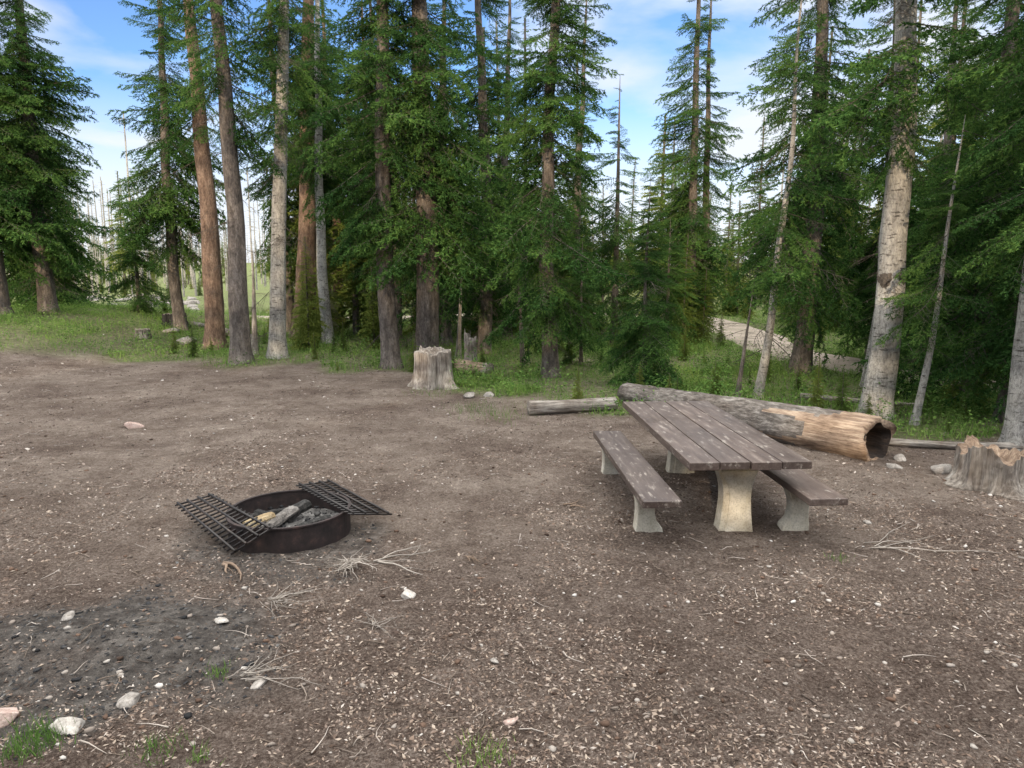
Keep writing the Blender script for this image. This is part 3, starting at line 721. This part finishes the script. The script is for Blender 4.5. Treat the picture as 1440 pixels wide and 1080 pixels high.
def grate(name,A,B_,C,D,nb):
    A,B_,C,D=[Vector(p)-Vector((cx,cy,0)) for p in(A,B_,C,D)]; parts=[]
    P=lambda u,v:(A*(1-u)+B_*u)*(1-v)+(D*(1-u)+C*u)*v
    nrm=(B_-A).cross(D-A).normalized(); 
    if nrm.z<0: nrm=-nrm
    for i in range(nb):
        u=i/(nb-1); parts.append(tube([P(u,-.04),P(u,.5),P(u,1.04)],[.0105]*3,6))
    for v in (.06,.36,.66,.94):
        parts.append(tube([P(-.01,v)+nrm*.018,P(.5,v)+nrm*.018,P(1.01,v)+nrm*.018],[.0125]*3,6))
    V,F=join(parts); child(mk(name,V,F,[GRATE],smooth=True),FR)
grate('left_grate',(-3.11,7.10,.31),(-2.17,6.16,.31),(-2.54,6.14,.07),(-3.5,7.13,.19),17)
grate('right_grate',(-2.34,7.49,.29),(-1.57,6.60,.28),(-1.27,7.10,.10),(-2.1,7.93,.2),17)

# ---------------------------------------------------------------- logs and stumps
def log(name,p0,p1,r0,r1,mat,endmat,hollow=False,seed=0,nrad=36,nl=60,bend=.05):
    r=np.random.default_rng(seed); p0=Vector(p0);p1=Vector(p1); d=(p1-p0); L_=d.length; d.normalize(); s=d.cross(Vector((0,0,1))).normalized(); u=s.cross(d)
    V=[];F=[];mi=[]; ph=r.random(5)*6.28
    for i in range(nl+1):
        t=i/nl; c=p0+(p1-p0)*t+s*bend*math.sin(t*4); rad=r0+(r1-r0)*t
        for j in range(nrad):
            a=2*math.pi*j/nrad; q=rad*(1+.04*math.sin(3*a+ph[0]+t*4)+.03*math.sin(7*a+ph[1]+t*2)+.09*(float(vn(math.cos(a)*2,math.sin(a)*2+t*L_*2,.5,seed))-.5)+.035*(r.random()-.5)); e=0
            if i==nl and hollow: e=.16*(float(vn(j*1.,0,2.,seed))-.5)+.05*(r.random()-.5)
            V.append(c+s*math.cos(a)*q+u*math.sin(a)*q+d*e)
    for i in range(nl):
        for j in range(nrad): F.append((i*nrad+j,(i+1)*nrad+j,(i+1)*nrad+(j+1)%nrad,i*nrad+(j+1)%nrad)); mi.append(1 if (float(vn(j*1.0,i*.6,4,seed))+ (i/nl-.84)*2.2>.5) else 0)
    F.append(tuple(range(nrad))); mi.append(1)
    if hollow:
        b=len(V); o=nl*nrad
        for (q_,dep) in ((.8,0.0),(.66,-.12),(.5,-.7)):
            for j in range(nrad):
                a=2*math.pi*j/nrad; q=r1*q_*(1+.12*math.sin(2*a+1)+.1*math.sin(5*a)+.06*(r.random()-.5)); V.append(p1+s*bend*math.sin(4)+s*math.cos(a)*q+u*math.sin(a)*q+d*dep)
        for k in range(3):
            lo=o if k==0 else b+(k-1)*nrad; hi=b+k*nrad
            for j in range(nrad): F.append((lo+j,hi+j,hi+(j+1)%nrad,lo+(j+1)%nrad)); mi.append(1 if k==0 else 2)
        F.append(tuple(b+2*nrad+j for j in range(nrad))[::-1]); mi.append(2)
    else: F.append(tuple(nl*nrad+j for j in range(nrad))[::-1]); mi.append(1)
    M=Matrix((s,u,d)).transposed().to_4x4(); M.translation=p0; Mi=M.inverted()
    o=mk(name,[Mi@v for v in V],F,[mat,endmat,HOLLOW],mi,smooth=True); o.matrix_world=M; return o
log('hollow_fallen_log',(2.25,13.9,.2),(5.0,9.5,.28),.2,.34,LOGM,LOGE,True,3)
log('small_log',(.3,12.75,.12),(1.95,13.1,.12),.135,.12,OLDW,OLDW,False,5,bend=.03)
log('short_log',(-1.45,18.3,.16),(-.55,17.5,.16),.17,.16,LOGE,OLDW,False,6,bend=.01)
log('fallen_pole',(5.6,10.35,.08),(7.6,10.0,.06),.05,.065,OLDW,OLDW,False,7,bend=.08)
log('fallen_pole',(-9.2,25.5,.12),(-13.2,29.5,.4),.16,.12,LOGM,OLDW,False,8,bend=.05)
log('fallen_pole',(5.6,13.6,.2),(7.7,13.1,.08),.05,.04,OLDW,OLDW,False,9,bend=.05)
def stump(x,y,rad,hh,seed,flare=1.35,rag=.1,mat=OLDW,top=OLDW,notch=0,name='tree_stump'):
    r=np.random.default_rng(seed); n=60; V=[];F=[];mi=[]; zs=[-.15,0,.06,.15,.3,.5,.7,.85,1.]; ph=r.random(6)*6.28
    hj=np.array([1+rag*(float(vn(j*1.,0,4,seed))-.5)*2+rag*.8*(r.random()-.5) for j in range(n)])
    for k,t in enumerate(zs):
        for j in range(n):
            a=2*math.pi*j/n; fl=1+(flare-1)*math.exp(-max(t,0)*5)*(1+.9*math.sin(4*a+ph[0])); groove=1+.06*math.sin(7*a+ph[1])+.045*math.sin(13*a+ph[2]+t)+.035*math.sin(23*a+ph[3])+.04*(r.random()-.5)
            q=rad*fl*groove*(1+.08*math.sin(a+ph[4])); V.append((q*math.cos(a),q*math.sin(a),hh*(t if t<.3 else .3+(t-.3)/.7*(hj[j]-.3))))
    m=len(zs)
    for k in range(m-1):
        for j in range(n): F.append((k*n+j,k*n+(j+1)%n,(k+1)*n+(j+1)%n,(k+1)*n+j)); mi.append(0)
    b=len(V)
    for q_,dz in ((.82,-.0),(.6,-.03-notch),(.3,-.02-notch*1.5)):
        for j in range(n):
            a=2*math.pi*j/n; V.append((rad*q_*math.cos(a),rad*q_*math.sin(a),hh*(1+(hj[j]-1)*.6)+dz+.04*(r.random()-.5)))
    for k in range(3):
        lo=(m-1)*n if k==0 else b+(k-1)*n; hi=b+k*n
        for j in range(n): F.append((lo+j,lo+(j+1)%n,hi+(j+1)%n,hi+j)); mi.append(1)
    F.append(tuple(b+2*n+j for j in range(n))); mi.append(1)
    o=mk(name,V,F,[mat,top],mi,smooth=False); o.location=(x,y,h(x,y)); return o
stump(-1.8,15.75,.40,.82,1,1.3,.1,OLDW,OLDW,.03)
stump(5.85,8.35,.38,.44,2,1.25,.25,OLDW,LOGE,.1)
stump(-1.08,18.2,.15,.9,3,1.3,.3)
stump(-13.0,27.5,.4,.5,4,1.2,.15,CHAR,OLDW)
stump(-12.6,24.2,.22,.28,5,1.2,.1,LOGM,OLDW)
def snagtree(x,y,H_,rad,lean,mat,name='dead_tree_trunk',dead=10):
    e=empty(name,(x,y,h(x,y))); c=lambda z:(lean*z,.02*z); V,F=trunk(H_,rad,c,int(abs(x*31)),n=10); child(mk('trunk',V,F,[mat],smooth=True),e)
    r=np.random.default_rng(int(abs(x*13))); P=[];Ro=[];Sc=[];Ix=[]
    for i in range(dead):
        z=.5+r.random()*(H_-.6); s=.2+.35*r.random(); P.append((*c(z),z));Ro.append((0,R(-10+30*r.random()),r.random()*6.28));Sc.append((s,s,s));Ix.append(NB+r.integers(0,3))
    child(scatter('branches',NGB,P,Ro,Sc,Ix),e)
snagtree(-8.0,22.0,3.2,.1,.03,OLDW)
snagtree(4.6,14.3,2.4,.05,.1,BARK_B)
snagtree(-1.6,21,3,.08,.05,OLDW)
snagtree(.3,19.5,3.5,.07,-.05,BARK_B); snagtree(8.0,16,3.5,.06,.1,BARK_G)

# ---------------------------------------------------------------- world, sun, camera
EL=R(13); AZ=(-.22,-1.0)
w=bpy.data.worlds.new('World'); scene.world=w; w.use_nodes=True; nt=w.node_tree; bg=nt.nodes['Background']
sky=nt.nodes.new('ShaderNodeTexSky'); sky.sky_type='NISHITA'; sky.sun_disc=False; sky.sun_elevation=EL; sky.sun_rotation=math.pi+.2; sky.altitude=2500; sky.dust_density=.4
tc=nt.nodes.new('ShaderNodeTexCoord'); mp=nt.nodes.new('ShaderNodeMapping'); mp.inputs['Scale'].default_value=(1,1,2.6); mp.inputs['Location'].default_value=(.3,.1,.2)
L(nt,tc.outputs['Generated'],mp.inputs[0])
n1=nt.nodes.new('ShaderNodeTexNoise'); n1.inputs['Scale'].default_value=2.6; n1.inputs['Detail'].default_value=8; n1.inputs['Roughness'].default_value=.5; n1.inputs['Distortion'].default_value=.3
L(nt,mp.outputs[0],n1.inputs['Vector'])
cr=ramp(nt,[(.46,(0,0,0)),(.61,(.92,.92,.92))]); L(nt,n1.outputs[0],cr.inputs[0])
sx=nt.nodes.new('ShaderNodeSeparateXYZ'); L(nt,tc.outputs['Generated'],sx.inputs[0])
# unseen overhead cloud added for fill, broken cloud lower down, haze at the horizon
hz=ramp(nt,[(.0,(1,1,1)),(.1,(.85,.85,.85)),(.22,(.0,.0,.0)),(.42,(0,0,0)),(.62,(1,1,1))]); L(nt,sx.outputs[2],hz.inputs[0])
mx=N(nt,'ShaderNodeMath',operation='MAXIMUM'); L(nt,cr.outputs[0],mx.inputs[0]); L(nt,hz.outputs[0],mx.inputs[1])
cb=ramp(nt,[(.3,(.235,.24,.25)),(.75,(1,.985,.95))]); L(nt,sx.outputs[2],cb.inputs[0])
cs=N(nt,'ShaderNodeVectorMath',operation='SCALE'); L(nt,cb.outputs[0],cs.inputs[0]); cs.inputs['Scale'].default_value=35
sb=mix(nt,1.0,sky.outputs[0],(1.25,1.55,2.0),'MULTIPLY')
c=mix(nt,mx.outputs[0],sb,cs.outputs[0])
L(nt,c,bg.inputs[0]); bg.inputs[1].default_value=.12
sl=bpy.data.lights.new('sun','SUN'); sl.energy=3.8; sl.angle=R(.6); sl.color=(1,.78,.52)
so=bpy.data.objects.new('sun',sl); COL.objects.link(so)
S_=Vector((AZ[0],AZ[1],math.tan(EL)*math.hypot(*AZ))); so.rotation_euler=(-S_).to_track_quat('-Z','Y').to_euler(); so.location=(0,0,30)
cam=bpy.data.cameras.new('camera'); cam.lens=25; cam.sensor_width=36; cam.clip_end=3000; cam.clip_start=.05
co=bpy.data.objects.new('camera',cam); COL.objects.link(co); co.location=(0,0,2.6); co.rotation_euler=(R(90-9.09),0,0); scene.camera=co
